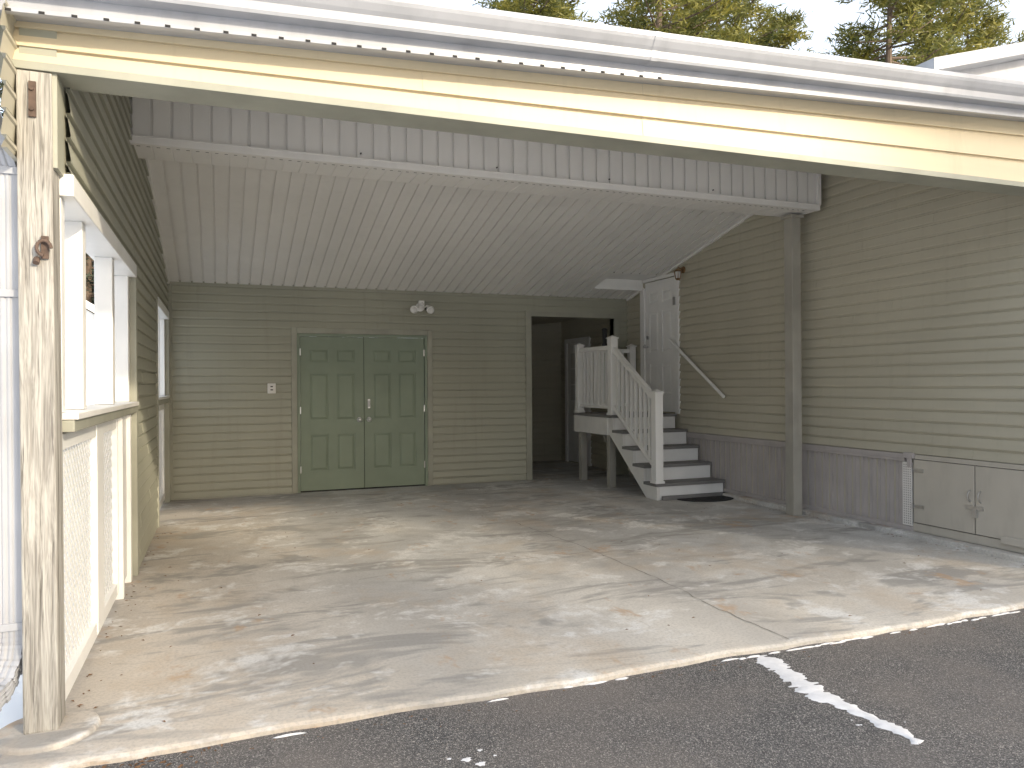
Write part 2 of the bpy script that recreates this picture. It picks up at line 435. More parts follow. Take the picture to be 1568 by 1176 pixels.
b.box(-.66,-.60,5.5,5.56,0,1.19); b.box(-.66,-.60,5.95,6.01,0,1.19)
b.done('frame',M['white'],fence,.004)
b=MB(); b.box(-.76,-.56,3.62,6.138,1.252,1.28); b.done('cap_rail',M['whitet'],fence,.004)
fence2=empty('lattice_railing')
b=MB(); lat(b,8.3,9.8,.12,1.12,-.665,-.655); b.done('lattice_panel',M['white'],fence2)
b=MB(); b.box(-.69,-.63,8.222,9.878,.04,.12); b.box(-.69,-.63,8.222,9.878,1.12,1.195); b.box(-.69,-.63,8.222,8.3,.12,1.12); b.box(-.69,-.63,9.8,9.878,.12,1.12); b.box(-.75,-.57,8.222,9.878,1.252,1.28); b.done('frame',M['white'],fence2,.004)

def ceilseg(nm,x0,x1,y0,y1):
    ribbed(nm,(x0,y0,zcB(y0)),(1,0,0),(0,y1-y0,zcB(y1)-zcB(y0)),(0,0,-1),x1-x0,M['ceil'],car,.1335)
ceilseg('ceiling_rear',XL,XL+.1335*42,6.43,YB)
xn=XL+.1335*42
NZ=2.90; NY=10.06-(NZ-2.66)/.24
ceilseg('ceiling_rear_side_front',xn,XH,6.43,NY); ceilseg('ceiling_rear_side_back',xn,XH,9.6,YB)
b=MB(); b.face([(xn,NY,NZ),(XH,NY,NZ),(XH,9.6,NZ),(xn,9.6,NZ)]); b.face([(xn,9.6,zcB(9.6)-.01),(XH,9.6,zcB(9.6)-.01),(XH,9.6,NZ),(xn,9.6,NZ)])
b.face([(xn,NY,NZ),(xn,9.6,NZ),(xn,9.6,zcB(9.6))]); b.done('ceiling_notch',M['white'],car,recalc=False)
b=MB(); b.box(xn-.01,XH,9.575,9.6,zcB(9.6)-.025,zcB(9.6)+.02); b.done('ceiling_notch_trim',M['white'],car,.003)
ribbed('ceiling_front',(XL,3.6,zcF(3.6)),(1,0,0),(0,2.42,2.42*.24),(0,0,-1),XH-XL,M['ceil'],car,.1335)
b=MB()
for x0,x1 in ((XL,XL+.03),(XH-.035,XH-.002)):
    for (ya,yb) in ((6.43,NY),(9.62,YB-.035)) if x0>0 else ((6.43,YB-.035),):
        b.hexa([(x0,ya,zcB(ya)-.03),(x1,ya,zcB(ya)-.03),(x1,yb,zcB(yb)-.03),(x0,yb,zcB(yb)-.03)],[(x0,ya,zcB(ya)+.01),(x1,ya,zcB(ya)+.01),(x1,yb,zcB(yb)+.01),(x0,yb,zcB(yb)+.01)])
b.done('ceiling_edge_channel',M['ceil'],car)
beam=empty('ridge_beam'); beam.parent=car
ZB=3.15
ribbed('beam_face',(XL,6.0,ZB),(1,0,0),(0,0,.40),(0,-1,0),XH-XL-.12,M['ceil'],beam,.1335)
ribbed('beam_soffit',(XL,6.0,ZB),(1,0,0),(0,.43,0),(0,0,-1),XH-XL-.12,M['ceil'],beam,.1335,.01,.005)
b=MB(); b.box(XL,XH-.12,6.02,6.42,ZB+.02,3.56); b.done('beam_core',M['ceil'],beam)
b=MB(); b.box(XL,XH-.11,5.975,5.998,ZB-.012,ZB+.035); b.box(XL,XH-.11,5.977,6.03,ZB-.018,ZB-.004)
b.box(XL,XH-.11,5.968,5.976,ZB+.028,ZB+.040)
b.box(XH-.14,XH-.10,5.97,6.0,ZB+.04,3.5); b.box(XH-.119,XH-.10,6.0,6.42,ZB-.01,3.5)
b.done('beam_corner_trim',M['ceil'],beam,.002)
b=MB(); x=XL+.05
while x<XH-.2:
    for y in (6.07,6.10): b.box(x-.012,x+.012,y-.004,y+.004,ZB-.001,ZB+.004)
    x+=.0667
for x in (1.05,2.2,3.28,4.4): b.cyl((x,5.985,3.23),(x,5.999,3.23),.006,n=8)
b.done('vent_slots',M['dark'],beam)

b=MB()
b.hexa([(-.95,3.30,2.98),(9.5,3.30,3.46),(9.5,6.23,3.95),(-.95,6.23,3.90)],[(-.95,3.30,3.02),(9.5,3.30,3.50),(9.5,6.23,4.08),(-.95,6.23,4.05)])
b.hexa([(-.95,6.23,3.92),(XH+.2,6.23,3.92),(XH+.2,10.3,2.98),(-.95,10.3,2.98)],[(-.95,6.23,4.05),(XH+.2,6.23,4.05),(XH+.2,10.3,3.12),(-.95,10.3,3.12)])
b.box(-.95,XH+.2,10.3,12.7,2.82,2.94)
b.done('roof_deck',M['roof'],car)
def slopebox(b,x0,x1,y0,y1,za,zb,s0,s1,):
    b.hexa([(x0,y0,za+s0*x0),(x1,y0,za+s0*x1),(x1,y1,za+s0*x1),(x0,y1,za+s0*x0)],[(x0,y0,zb+s1*x0),(x1,y0,zb+s1*x1),(x1,y1,zb+s1*x1),(x0,y1,zb+s1*x0)])
fb=empty('front_beam'); fb.parent=car
BX0,BX1=-.80,9.4
b=MB(); slopebox(b,BX0,BX1,3.485,3.62,2.67,2.94,.007,.055); b.done('beam_core',M['trimtan'],fb)
b=MB()
laps=3
for k in range(laps):
    seg=[BX0,.9,3.4,BX1] if k%2 else [BX0,2.1,4.35,BX1]
    for i in range(3):
        xa,xb=seg[i],seg[i+1]; e=.002*(i%2)
        def zz(x,f): 
            z0=2.675+.007*x; z1=2.925+.055*x; return z0+(z1-z0)*f
        f0,f1=k/laps,(k+1)/laps
        P=lambda x,f,y:(x,y-e,zz(x,f))
        fm=f0+(f1-f0)*.88
        b.mesh([P(xa,f0,3.485),P(xb,f0,3.485),P(xa,f0,3.462),P(xb,f0,3.462),P(xa,fm,3.474),P(xb,fm,3.474),P(xa,fm+.01,3.482),P(xb,fm+.01,3.482),P(xa,f1,3.482),P(xb,f1,3.482)],[(0,1,3,2),(2,3,5,4),(4,5,7,6),(6,7,9,8)])
b.done('beam_siding',M['sidbeam'],fb,recalc=False)
b=MB(); slopebox(b,BX0,BX1,3.455,3.64,2.652,2.672,.007,.007); slopebox(b,BX0,BX1,3.450,3.461,2.652,2.685,.007,.007)
b.box(BX0-.02,BX0+.035,3.445,3.64,2.635,2.88)
b.done('beam_bottom_trim',M['trimtan'],fb,.002)
ev=empty('rain_gutter')
EY=.06
b=MB()
slopebox(b,-.93,9.4,3.30+EY,3.5,2.875,2.885,.051,.051)
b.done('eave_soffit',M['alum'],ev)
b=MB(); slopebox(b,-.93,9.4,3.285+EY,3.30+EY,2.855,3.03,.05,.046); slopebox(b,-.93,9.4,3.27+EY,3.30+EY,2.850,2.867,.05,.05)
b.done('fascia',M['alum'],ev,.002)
prof=[(3.284,.13),(3.284,0),(3.215,0),(3.208,.012),(3.205,.045),(3.19,.06),(3.172,.085),(3.165,.10),(3.165,.122),(3.178,.13),(3.182,.122)]
prof=[(y+EY,z) for y,z in prof]
b=MB(); 
def gz(x,z): return 2.925+.046*x+z
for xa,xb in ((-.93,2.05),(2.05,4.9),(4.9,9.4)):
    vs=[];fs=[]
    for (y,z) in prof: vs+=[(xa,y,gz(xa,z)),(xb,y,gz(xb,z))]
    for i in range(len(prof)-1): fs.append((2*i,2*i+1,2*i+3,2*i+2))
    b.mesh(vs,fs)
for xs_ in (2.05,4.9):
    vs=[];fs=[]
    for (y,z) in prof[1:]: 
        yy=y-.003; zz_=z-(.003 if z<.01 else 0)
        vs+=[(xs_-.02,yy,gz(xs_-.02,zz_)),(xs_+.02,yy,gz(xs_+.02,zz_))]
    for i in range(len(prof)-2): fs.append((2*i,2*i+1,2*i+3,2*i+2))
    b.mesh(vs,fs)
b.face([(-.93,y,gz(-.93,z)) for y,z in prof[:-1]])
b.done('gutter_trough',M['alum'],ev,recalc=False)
b=MB(); slopebox(b,-.95,9.4,3.24+EY,3.3+EY,3.062,3.072,.046,.046); b.done('drip_edge',M['alum'],ev)
b=MB(); x=-.85
while x<2.2:
    b.box(x-.010,x+.010,3.266+EY,3.2702+EY,2.851+.05*x,2.860+.05*x); x+=.11
b.done('fascia_vent_holes',M['dark'],ev)

dsp=empty('downspout')
def sweep(b,path,w,d):
    vs=[];fs=[]
    prof=[]
    for (sx,sy,ex,ey) in ((-1,-1,1,-1),(1,-1,1,1),(1,1,-1,1),(-1,1,-1,-1)):
        for i in range(12):
            t=i/12; px=sx+(ex-sx)*t; py=sy+(ey-sy)*t
            r=.88 if i in (3,6,9) else 1
            prof.append((px*w/2*r,py*d/2*r))
    n=len(prof)
    for j,p in enumerate(path):
        p=Vector(p); a=Vector(path[max(j-1,0)]); c=Vector(path[min(j+1,len(path)-1)]); t=(c-a).normalized()
        X=Vector((1,0,0)); X=(X-t*X.dot(t)).normalized(); Y=t.cross(X)
        for (u,v) in prof: vs.append(p+X*u+Y*v)
    for j in range(len(path)-1):
        for i in range(n): fs.append((j*n+i,j*n+(i+1)%n,(j+1)*n+(i+1)%n,(j+1)*n+i))
    b.mesh(vs,fs)
b=MB(); sweep(b,[(-.885,3.295,2.90),(-.885,3.30,2.6),(-.885,3.31,2.52),(-.86,3.38,2.46)],.09,.07)
sweep(b,[(-.86,3.38,2.47),(-.84,3.45,2.42),(-.815,3.52,2.34),(-.80,3.55,2.26),(-.797,3.55,2.18),(-.795,3.55,.42)],.095,.075)
el=[(-.795,3.55,.45),(-.795,3.55,.36),(-.80,3.53,.29),(-.82,3.47,.22),(-.86,3.37,.18),(-.90,3.25,.16)]
sweep(b,el,.100,.080)
for i in range(len(el)-1):
    for k in range(2):
        p=Vector(el[i]).lerp(Vector(el[i+1]),k/2+.1); q=Vector(el[i]).lerp(Vector(el[i+1]),k/2+.3); sweep(b,[p,q],.107,.087)
b.done('pipe',M['alum'],dsp,recalc=True)
b=MB()
for z in (2.24,1.75,.42): b.box(-.852,-.742,3.504,3.599,z,z+.03)
b.done('straps',M['alum'],dsp,.003)

lp=empty('carport_post')
b=MB(); b.hexa([(-.735,3.455,.02),(-.612,3.455,.02),(-.612,3.60,.02),(-.735,3.60,.02)],[(-.745,3.458,2.645),(-.622,3.458,2.645),(-.622,3.60,2.645),(-.745,3.60,2.645)])
b.done('post',M['oldwood'],lp,.006)
b=MB(); b.box(-.70,-.675,3.447,3.458,2.46,2.60); b.cyl((-.688,3.44,2.49),(-.688,3.45,2.49),.008); b.cyl((-.688,3.44,2.57),(-.688,3.45,2.57),.008)
b.box(-.66,-.635,3.445,3.457,1.90,1.99); 
for i in range(10):
    a=i/9*4.2; c=(i+1)/9*4.2
    b.cyl((-.648+.025*math.cos(a),3.432,1.94+.03*math.sin(a)),(-.648+.025*math.cos(c),3.432,1.94+.03*math.sin(c)),.007,n=8)
b.cyl((-.675,3.45,1.90),(-.675,3.435,1.88),.012,n=8)
b.done('hook_plate',M['rust'],lp)
b=MB()
b.cyl((-.66,3.50,-.06),(-.66,3.50,.022),.20,.185,n=28)
b.done('concrete_footing',M['conc'],lp,.01)

rp=empty('carport_post')
b=MB(); b.box(5.535,5.65,6.21,6.33,.0,ZB-.019); b.done('post',M['posttan'],rp,.006)
b=MB(); b.box(5.51,5.675,6.19,6.35,ZB-.05,ZB-.020); b.done('post_cap',M['posttan'],rp,.004)

# ---------------------------------------------------------------- house
hs=empty('sided_house')
SK=.74
zch=lambda y: (zc(y) if y>3.5 else 3.1)
HD0,HD1,HZ0,HZ1=8.73,9.52,.97,2.85
siding('carport_side_siding',mp_house,[(3.3,HD0-.09,SK,3.62),(HD0-.09,HD1+.09,HZ1+.0,3.62),(HD1+.09,11.3,SK,3.62),(11.3,12.25,2.15,2.6),(9.65,11.3,.05,SK),(12.25,12.5,.0,2.6)],M['siding2'],hs,ztop=zch,z_off=.023)
b=MB(); b.box(XH+.002,XH+.15,3.3,12.6,-.05,2.62)
b.hexa([(XH+.002,3.3,2.62),(XH+.15,3.3,2.62),(XH+.15,6.23,2.62),(XH+.002,6.23,2.62)],[(XH+.002,3.3,2.9),(XH+.15,3.3,2.9),(XH+.15,6.23,3.6),(XH+.002,6.23,3.6)])
b.hexa([(XH+.002,6.23,2.62),(XH+.15,6.23,2.62),(XH+.15,10.06,2.62),(XH+.002,10.06,2.62)],[(XH+.002,6.23,3.6),(XH+.15,6.23,3.6),(XH+.15,10.06,2.95),(XH+.002,10.06,2.95)])
b.box(XH+.16,9.4,3.62,3.75,0,3.0)
b.done('wall_core',M['siding2'],hs)
siding('front_siding',lambda u,n,z:(u,3.61-n,z),[(XH+.16,9.4,.1,3.0)],M['siding2'],hs)
ribbed('skirting',(XH-.004,8.6,.06),(0,-1,0),(0,0,SK-.10),(-1,0,0),3.60,M['skirt'],hs,.1,.02,.016,True)
b=MB(); b.box(XH-.03,XH,5.06,8.68,SK-.05,SK-.005); b.box(XH-.026,XH,5.06,8.68,SK-.075,SK-.05); b.box(XH-.03,XH,4.98,8.68,.046,.085)
b.done('skirting_rail',M['skirt'],hs,.003)
b=MB(); b.box(XH-.02,XH-.003,4.99,5.09,.09,.66); b.done('skirting_vent_mesh',M['whitet'],hs)
b=MB()
for i in range(26):
    for j in range(4): b.box(XH-.0215,XH-.0202,5.0+j*.022,5.012+j*.022,.105+i*.021,.117+i*.021)
b.done('vent_mesh_holes',M['skirt'],hs)
b=MB(); b.box(XH-.12,XH,3.3,7.6,-.02,.045); b.done('base_sill',M['conc'],hs,.01)
cd=empty('crawlspace_door')
b=MB(); b.box(XH-.03,XH-.002,4.385,4.965,.13,.69); b.box(XH-.03,XH-.002,3.78,4.375,.13,.69); b.done('leaf',M['hatch'],cd,.003)
b=MB(); b.box(XH-.001,XH+.0015,3.7,4.98,.06,.735); b.done('gap',M['dark'],cd)
b=MB(); b.box(XH-.028,XH-.002,3.7,4.955,.695,.735); b.box(XH-.02,XH-.002,3.7,4.985,.05,.122); b.done('frame',M['hatch'],cd,.003)
b=MB()
for y in (4.42,4.33):
    for i in range(8):
        a=i/8*math.pi; c=(i+1)/8*math.pi
        b.cyl((XH-.03-.03*math.sin(a),y,.44+.045*math.cos(a)),(XH-.03-.03*math.sin(c),y,.44+.045*math.cos(c)),.006,n=8)
b.box(XH-.04,XH-.031,4.30,4.46,.33,.36); b.box(XH-.055,XH-.032,4.35,4.39,.27,.335)
b.box(XH-.036,XH-.029,4.86,4.965,.26,.29); b.box(XH-.036,XH-.029,4.86,4.965,.58,.61)
b.cyl((XH-.045,4.968,.25),(XH-.045,4.968,.3),.007)
b.done('hinges_and_latch',M['steel'],cd)
b=MB(); b.box(XH-.05,XH-.031,3.9,4.15,.10,.16); b.done('lower_block',M['hatch'],cd,.003)
b=MB(); b.box(XH-.05,XH-.0,4.96,5.055,.70,.75); b.box(XH-.045,XH-.025,4.98,5.02,.62,.70); b.done('corner_bracket',M['skirt'],cd,.003)

def door_leaf(b,mp,u0,u1,z0,z1,n0=.0,st=.115):
    b.box(u0,u1,n0-.04,n0,z0,z1,mp)
    H=z1-z0; m=(u0+u1)/2; t=.012
    rows=[(z0+.125*H,z0+.365*H),(z0+.455*H,z0+.765*H),(z0+.83*H,z0+.92*H)]
    b.box(u0,u0+st,n0,n0+t,z0,z1,mp); b.box(u1-st,u1,n0,n0+t,z0,z1,mp); b.box(m-.05,m+.05,n0,n0+t,z0,z1,mp)
    zs=[z0]+[v for r in rows for v in r]+[z1]
    for i in range(0,8,2):
        for a,c in ((u0+st,m-.05),(m+.05,u1-st)): b.box(a,c,n0,n0+t,zs[i],zs[i+1],mp)
    for (za,zb) in rows:
        for a,c in ((u0+st,m-.05),(m+.05,u1-st)):
            i1,i2=.016,.04
            vs=[mp(x,n0+.0005,z) for x,z in ((a+i1,za+i1),(c-i1,za+i1),(c-i1,zb-i1),(a+i1,zb-i1))]+[mp(x,n0+.010,z) for x,z in ((a+i2,za+i2),(c-i2,za+i2),(c-i2,zb-i2),(a+i2,zb-i2))]
            b.mesh(vs,[(4,5,6,7),(0,1,5,4),(1,2,6,5),(2,3,7,6),(3,0,4,7)])
dd=empty('double_door')
mid=(DX0+DX1)/2
b=MB(); door_leaf(b,mp_back,DX0+.006,mid-.004,.02,DZ-.004,-.02); b.done('leaf_left',M['green'],dd)
b=MB(); door_leaf(b,mp_back,mid+.004,DX1-.006,.02,DZ-.004,-.02); b.done('leaf_right',M['green'],dd)
b=MB()
b.box(DX0-.035,DX0,-.06,.018,0,DZ+.035,mp_back); b.box(DX1,DX1+.035,-.06,.018,0,DZ+.035,mp_back); b.box(DX0,DX1,-.06,.018,DZ,DZ+.035,mp_back)
b.done('frame',M['green'],dd,.002)
b=MB()
b.box(DX0-.105,DX0-.036,-.01,.03,0,DZ+.105,mp_back); b.box(DX1+.036,DX1+.105,-.01,.03,0,DZ+.105,mp_back); b.box(DX0-.036,DX1+.036,-.01,.03,DZ+.036,DZ+.105,mp_back)
b.done('casing',M['trimtan'],dd,.004)
b=MB(); b.box(DX0,DX1,-.06,-.02,0,.018,mp_back); b.box(mid-.0035,mid+.0035,-.05,-.03,0,DZ,mp_back); b.done('gap',M['dark'],dd)
b=MB()
for u in (mid-.065,mid+.065):
    p=mp_back(u,-.01,.93); b.cyl(p,(p[0],p[1]-.012,p[2]),.033,n=16); b.cyl((p[0],p[1]-.012,p[2]),(p[0],p[1]-.045,p[2]),.012); b.sph((p[0],p[1]-.055,p[2]),.029,14,10,(1,.75,1))
b.box(mid+.05,mid+.08,-.012,-.002,1.08,1.2,mp_back)
for i in range(8):
    a=i/8*math.pi;c=(i+1)/8*math.pi
    b.cyl(mp_back(mid+.065,.0+.03*math.sin(a),1.14+.045*math.cos(a)),mp_back(mid+.065,.03*math.sin(c),1.14+.045*math.cos(c)),.006,n=8)
for z in (.25,1.02,1.78):
    b.box(DX0-.006,DX0+.012,-.012,.004,z,z+.09,mp_back); b.box(DX1-.012,DX1+.006,-.012,.004,z,z+.09,mp_back)
b.done('hardware',M['steel'],dd,smooth=False)

hd=empty('entry_door')
b=MB(); door_leaf(b,mp_house,HD0+.004,HD1-.004,HZ0+.02,HZ1-.01,.0,.11); b.done('leaf',M['white'],hd)
b=MB(); b.box(HD0-.09,HD0,-.01,.035,HZ0,HZ1+.0,mp_house); b.box(HD1,HD1+.11,-.01,.035,HZ0,HZ1-.08,mp_house); b.box(HD0-.09,HD1+.04,-.01,.037,HZ1,HZ1+.045,mp_house); b.done('casing',M['white'],hd,.004)
b=MB(); p=mp_house(HD1-.075,.01,1.92); 
b.cyl(p,(p[0]-.05,p[1],p[2]),.012); b.sph((p[0]-.06,p[1],p[2]),.03,14,10); p=mp_house(HD1-.075,.01,2.05); b.cyl(p,(p[0]-.02,p[1],p[2]),.028,n=16)
b.box(HD0-.03,HD0+.03,.036,.045,2.45,2.56,mp_house)
b.done('knob',M['steel'],hd)

wl=empty('wall_lantern')
yl=HD0-.20
b=MB()
b.cyl((XH-.02,yl,2.90),(XH-.04,yl,2.90),.045,.04,n=16)
b.cyl((XH-.04,yl,2.90),(XH-.10,yl,2.93),.008,n=8); b.cyl((XH-.10,yl,2.93),(XH-.11,yl,2.90),.008,n=8)
b.cyl((XH-.11,yl,2.91),(XH-.11,yl,2.875),.02,.06,n=8)
for i in range(6):
    a=i/6*6.283; b.cyl((XH-.11+.052*math.cos(a),yl+.052*math.sin(a),2.875),(XH-.11+.034*math.cos(a),yl+.034*math.sin(a),2.78),.005,n=6)
b.cyl((XH-.11,yl,2.78),(XH-.11,yl,2.76),.038,.02,n=8)
b.done('fixture',M['brass'],wl)
b=MB(); b.cyl((XH-.11,yl,2.87),(XH-.11,yl,2.785),.042,.028,n=12); b.done('shade',M['lamp'],wl)

pd=empty('passage_door')
b=MB(); b.box(11.35,12.15,-.0,.02,.02,2.1,mp_house); b.done('leaf',M['white'],pd,.003)
b=MB(); b.box(11.27,11.35,-.0,.04,0,2.18,mp_house); b.box(12.15,12.23,-.0,.04,0,2.18,mp_house); b.box(11.35,12.15,0,.04,2.1,2.18,mp_house); b.done('casing',M['white'],pd,.003)
b=MB(); 
for i in range(2):
    for j in range(3): b.box(11.5+i*.26,11.74+i*.26,.021,.026,1.1+j*.28,1.36+j*.28,mp_house)
b.done('glass',M['lamp'],pd)  # panes coloured pale to stand in for reflected daylight

# ---------------------------------------------------------------- stairs + deck
st=empty('entry_stairs')
SX0,SX1=4.80,XH-.03; RY=[7.69,7.95,8.21,8.47,8.73]; RH=.194
b=MB(); c=MB()
for i,y in enumerate(RY):
    z=RH*(i+1)
    b.box(SX0+.04,SX1-.005,y,y+.02,RH*i,z-.035)
    if i<4: c.box(SX0-.01,SX1,y-.028,y+.262,z-.035,z)
b.done('risers',M['white'],st,.002)
c.box(SX0-.03,SX1,8.70,9.86,.935,.97)
c.done('treads_and_deck',M['tread'],st,.004)
b=MB()
for x0,x1 in ((SX0,SX0+.038),):
    poly=[(7.66,0.0),(7.66,.15)]
    for i,y in enumerate(RY[:4]): poly+=[(y-.005,RH*(i+1)-.036),(RY[i+1]-.005,RH*(i+1)-.036)]
    poly+=[(8.725,.932),(8.83,.932),(8.83,.72),(7.90,0.0)]
    P=[(x0,y,z) for y,z in poly]; Q=[(x1,y,z) for y,z in poly]; n=len(P)
    b.mesh(P+Q,[tuple(range(n)),tuple(range(n,2*n))[::-1]]+[(i,(i+1)%n,n+(i+1)%n,n+i) for i in range(n)])
b.done('stringer',M['whitet'],st)
b=MB(); b.box(SX0-.02,SX0+.02,8.84,9.85,.70,.934); b.box(SX0+.021,SX1,9.81,9.849,.70,.933); b.box(SX0+.042,SX1,8.76,8.79,.72,.93)
b.done('deck_fascia',M['whitet'],st,.003)
b=MB(); b.box(SX0+.03,SX0+.12,8.86,8.95,0,.93); b.box(SX0+.03,SX0+.12,9.70,9.79,0,.93); b.box(SX1-.12,SX1-.03,9.70,9.79,0,.93)
b.hexa([(SX0+.05,9.0,.6),(SX0+.09,9.0,.6),(SX0+.09,9.06,.6),(SX0+.05,9.06,.6)],[(SX0+.05,9.2,.9),(SX0+.09,9.2,.9),(SX0+.09,9.26,.9),(SX0+.05,9.26,.9)])
b.done('deck_legs',M['posttan'],st,.004)
rl=empty('stair_railing')
b=MB()
def newel(b,x,y,z0,z1,w=.05):
    b.box(x-w,x+w,y-w,y+w,z0,z1); b.box(x-w-.012,x+w+.012,y-w-.012,y+w+.012,z1,z1+.018)
    b.mesh([(x-w,y-w,z1+.018),(x+w,y-w,z1+.018),(x+w,y+w,z1+.018),(x-w,y+w,z1+.018),(x,y,z1+.05)],[(0,1,4),(1,2,4),(2,3,4),(3,0,4)])
    b.box(x-w-.012,x+w+.012,y-w-.012,y+w+.012,z0+.001,z0+.03)
NX=SX0+.045
newel(b,NX,7.72,RH,1.27,.052); newel(b,NX,8.80,.97,1.98,.052); newel(b,NX,9.79,.97,1.93,.048); newel(b,SX1-.06,9.79,.97,1.93,.048)
def rail(b,p,q,w,h):
    p=Vector(p);q=Vector(q); d=q-p; s=Vector((-d.y,d.x,0)).normalized()*w/2; u=Vector((0,0,h))
    b.hexa([p-s,p+s,q+s,q-s],[p-s+u,p+s+u,q+s+u,q-s+u])
rail(b,(NX,7.77,1.17),(NX,8.75,1.80),.06,.07); rail(b,(NX,7.77,.36),(NX,8.75,1.04),.045,.06)
rail(b,(NX,8.85,1.84),(NX,9.74,1.84),.06,.055); rail(b,(NX,8.85,1.05),(NX,9.74,1.05),.045,.045)
rail(b,(NX+.05,9.79,1.84),(SX1-.11,9.79,1.84),.06,.055); rail(b,(NX+.05,9.79,1.05),(SX1-.11,9.79,1.05),.045,.045)
b.done('posts_and_rails',M['white'],rl,.004)
b=MB()
for i in range(1,9):
    y=7.77+.98*i/9; f=i/9; b.box(NX-.018,NX+.018,y-.018,y+.018,.36+.68*f+.03,1.17+.63*f+.03)
for i in range(1,8):
    y=8.85+.89*i/8; b.box(NX-.018,NX+.018,y-.018,y+.018,1.07,1.86)
for i in range(1,7):
    x=NX+.05+(SX1-.16-NX)*i/7; b.box(x-.018,x+.018,9.772,9.808,1.07,1.86)
b.done('balusters',M['white'],rl,.002)
b=MB(); b.cyl((NX+.02,9.05,1.896),(NX+.02,9.05,1.93),.035,.04); b.cyl((NX+.02,9.05,1.93),(NX+.02,9.05,2.12),.028,.034); b.cyl((NX+.02,9.05,2.12),(NX+.02,9.05,2.14),.045,.02)
b.done('cap_light',M['black'],rl)
hr=empty('wall_handrail')
b=MB(); b.cyl((XH-.075,7.62,1.22),(XH-.075,8.80,1.98),.020,n=14); b.sph((XH-.075,7.62,1.22),.022); b.sph((XH-.075,8.80,1.98),.022)
for y in (7.8,8.2,8.62):
    z=1.22+(y-7.62)*.644; b.cyl((XH-.005,y,z-.05),(XH-.075,y,z-.012),.009,n=8)
b.done('rail',M['white'],hr,smooth=False)
mt=empty('door_mat')
b=MB(); n=28; pts=[(5.42+.38*math.cos(math.pi+math.pi*i/n),7.60+.30*math.sin(math.pi+math.pi*i/n)) for i in range(n+1)]
vs=[(x,y,.002) for x,y in pts]+[(x,y,.014) for x,y in pts]; m_=n+1
b.mesh(vs,[tuple(range(m_)),tuple(range(m_,2*m_))]+[(i,(i+1)%m_,m_+(i+1)%m_,m_+i) for i in range(m_)])
for i in range(10): b.box(5.10+i*.07,5.13+i*.07,7.38,7.58,.0145,.018)
b.done('rubber_mat',M['black'],mt)
b=MB(); b.box(4.86,5.74,7.62,7.655,0,.05); b.done('lower_board',M['tread'],st,.004)

fl=empty('flood_light')
fx,fz=2.55,2.45
b=MB(); b.cyl((fx,YB-.012,fz),(fx,YB-.045,fz),.06,n=20)
b.cyl((fx-.02,YB-.045,fz),(fx-.09,YB-.10,fz-.02),.012,n=8); b.cyl((fx+.02,YB-.045,fz),(fx+.09,YB-.10,fz-.0),.012,n=8)
b.cyl((fx-.08,YB-.08,fz-.015),(fx-.12,YB-.17,fz-.05),.03,.055,n=18); b.cyl((fx+.08,YB-.08,fz+.0),(fx+.11,YB-.17,fz-.05),.03,.055,n=18)
b.box(fx-.035,fx+.035,YB-.13,YB-.05,fz+.01,fz+.08)
b.done('housing',M['white'],fl,.003)
b=MB(); b.sph((fx-.122,YB-.175,fz-.052),.05,14,10,(1,.5,1)); b.sph((fx+.112,YB-.175,fz-.052),.05,14,10,(1,.5,1)); b.sph((fx,YB-.13,fz+.03),.026); b.done('lenses',M['lamp'],fl,smooth=True)
b=MB(); b.sph((fx+.06,YB-.14,fz-.03),.02); b.done('sensor',M['black'],fl)
ol=empty('electrical_outlet')
b=MB(); b.box(.555,.655,.012,.03,1.29,1.42,mp_back); b.box(.575,.635,.03,.045,1.31,1.40,mp_back); b.done('cover',M['whitet'],ol,.004)
b=MB(); b.box(.59,.62,.0452,.047,1.33,1.345,mp_back); b.box(.59,.62,.0452,.047,1.37,1.385,mp_back); b.done('slots',M['dark'],ol)

# ---------------------------------------------------------------- background buildings
bh=empty('neighbour_house')
b=MB()
b.mesh([(10.9,9,0),(19,9,0),(19,9,6.4),(14.95,9,7.5),(10.9,9,6.4),(10.9,18,0),(19,18,0),(19,18,6.4),(14.95,18,7.5),(10.9,18,6.4)],[(0,1,2,3,4),(5,9,8,7,6),(0,4,9,5),(1,6,7,2)])
b.done('walls',M['alum'],bh)
b=MB()
b.hexa([(10.5,8.6,6.28),(14.95,8.6,7.52),(14.95,18.4,7.52),(10.5,18.4,6.28)],[(10.5,8.6,6.48),(14.95,8.6,7.72),(14.95,18.4,7.72),(10.5,18.4,6.48)])
b.hexa([(14.95,8.6,7.52),(19.4,8.6,6.28),(19.4,18.4,6.28),(14.95,18.4,7.52)],[(14.95,8.6,7.72),(19.4,8.6,6.48),(19.4,18.4,6.48),(14.95,18.4,7.72)])
b.done('pale_roof',M['alum'],bh)
sh=empty('garden_shed')
b=MB(); b.mesh([(-7,22,0),(-2,22,0),(-2,22,2.6),(-4.5,22,4.2),(-7,22,2.6),(-7,27,0),(-2,27,0),(-2,27,2.6),(-4.5,27,4.2),(-7,27,2.6)],[(0,1,2,3,4),(5,9,8,7,6),(0,4,9,5),(1,6,7,2)]); b.done('walls',M['whitet'],sh)
b=MB(); b.hexa([(-7.3,21.7,2.45),(-4.5,21.7,4.24),(-4.5,27.3,4.24),(-7.3,27.3,2.45)],[(-7.3,21.7,2.65),(-4.5,21.7,4.44),(-4.5,27.3,4.44),(-7.3,27.3,2.65)])
b.hexa([(-4.5,21.7,4.24),(-1.7,21.7,2.45),(-1.7,27.3,2.45),(-4.5,27.3,4.24)],[(-4.5,21.7,4.44),(-1.7,21.7,2.65),(-1.7,27.3,2.65),(-4.5,27.3,4.44)]); b.done('snowy_roof',M['snow'],sh)
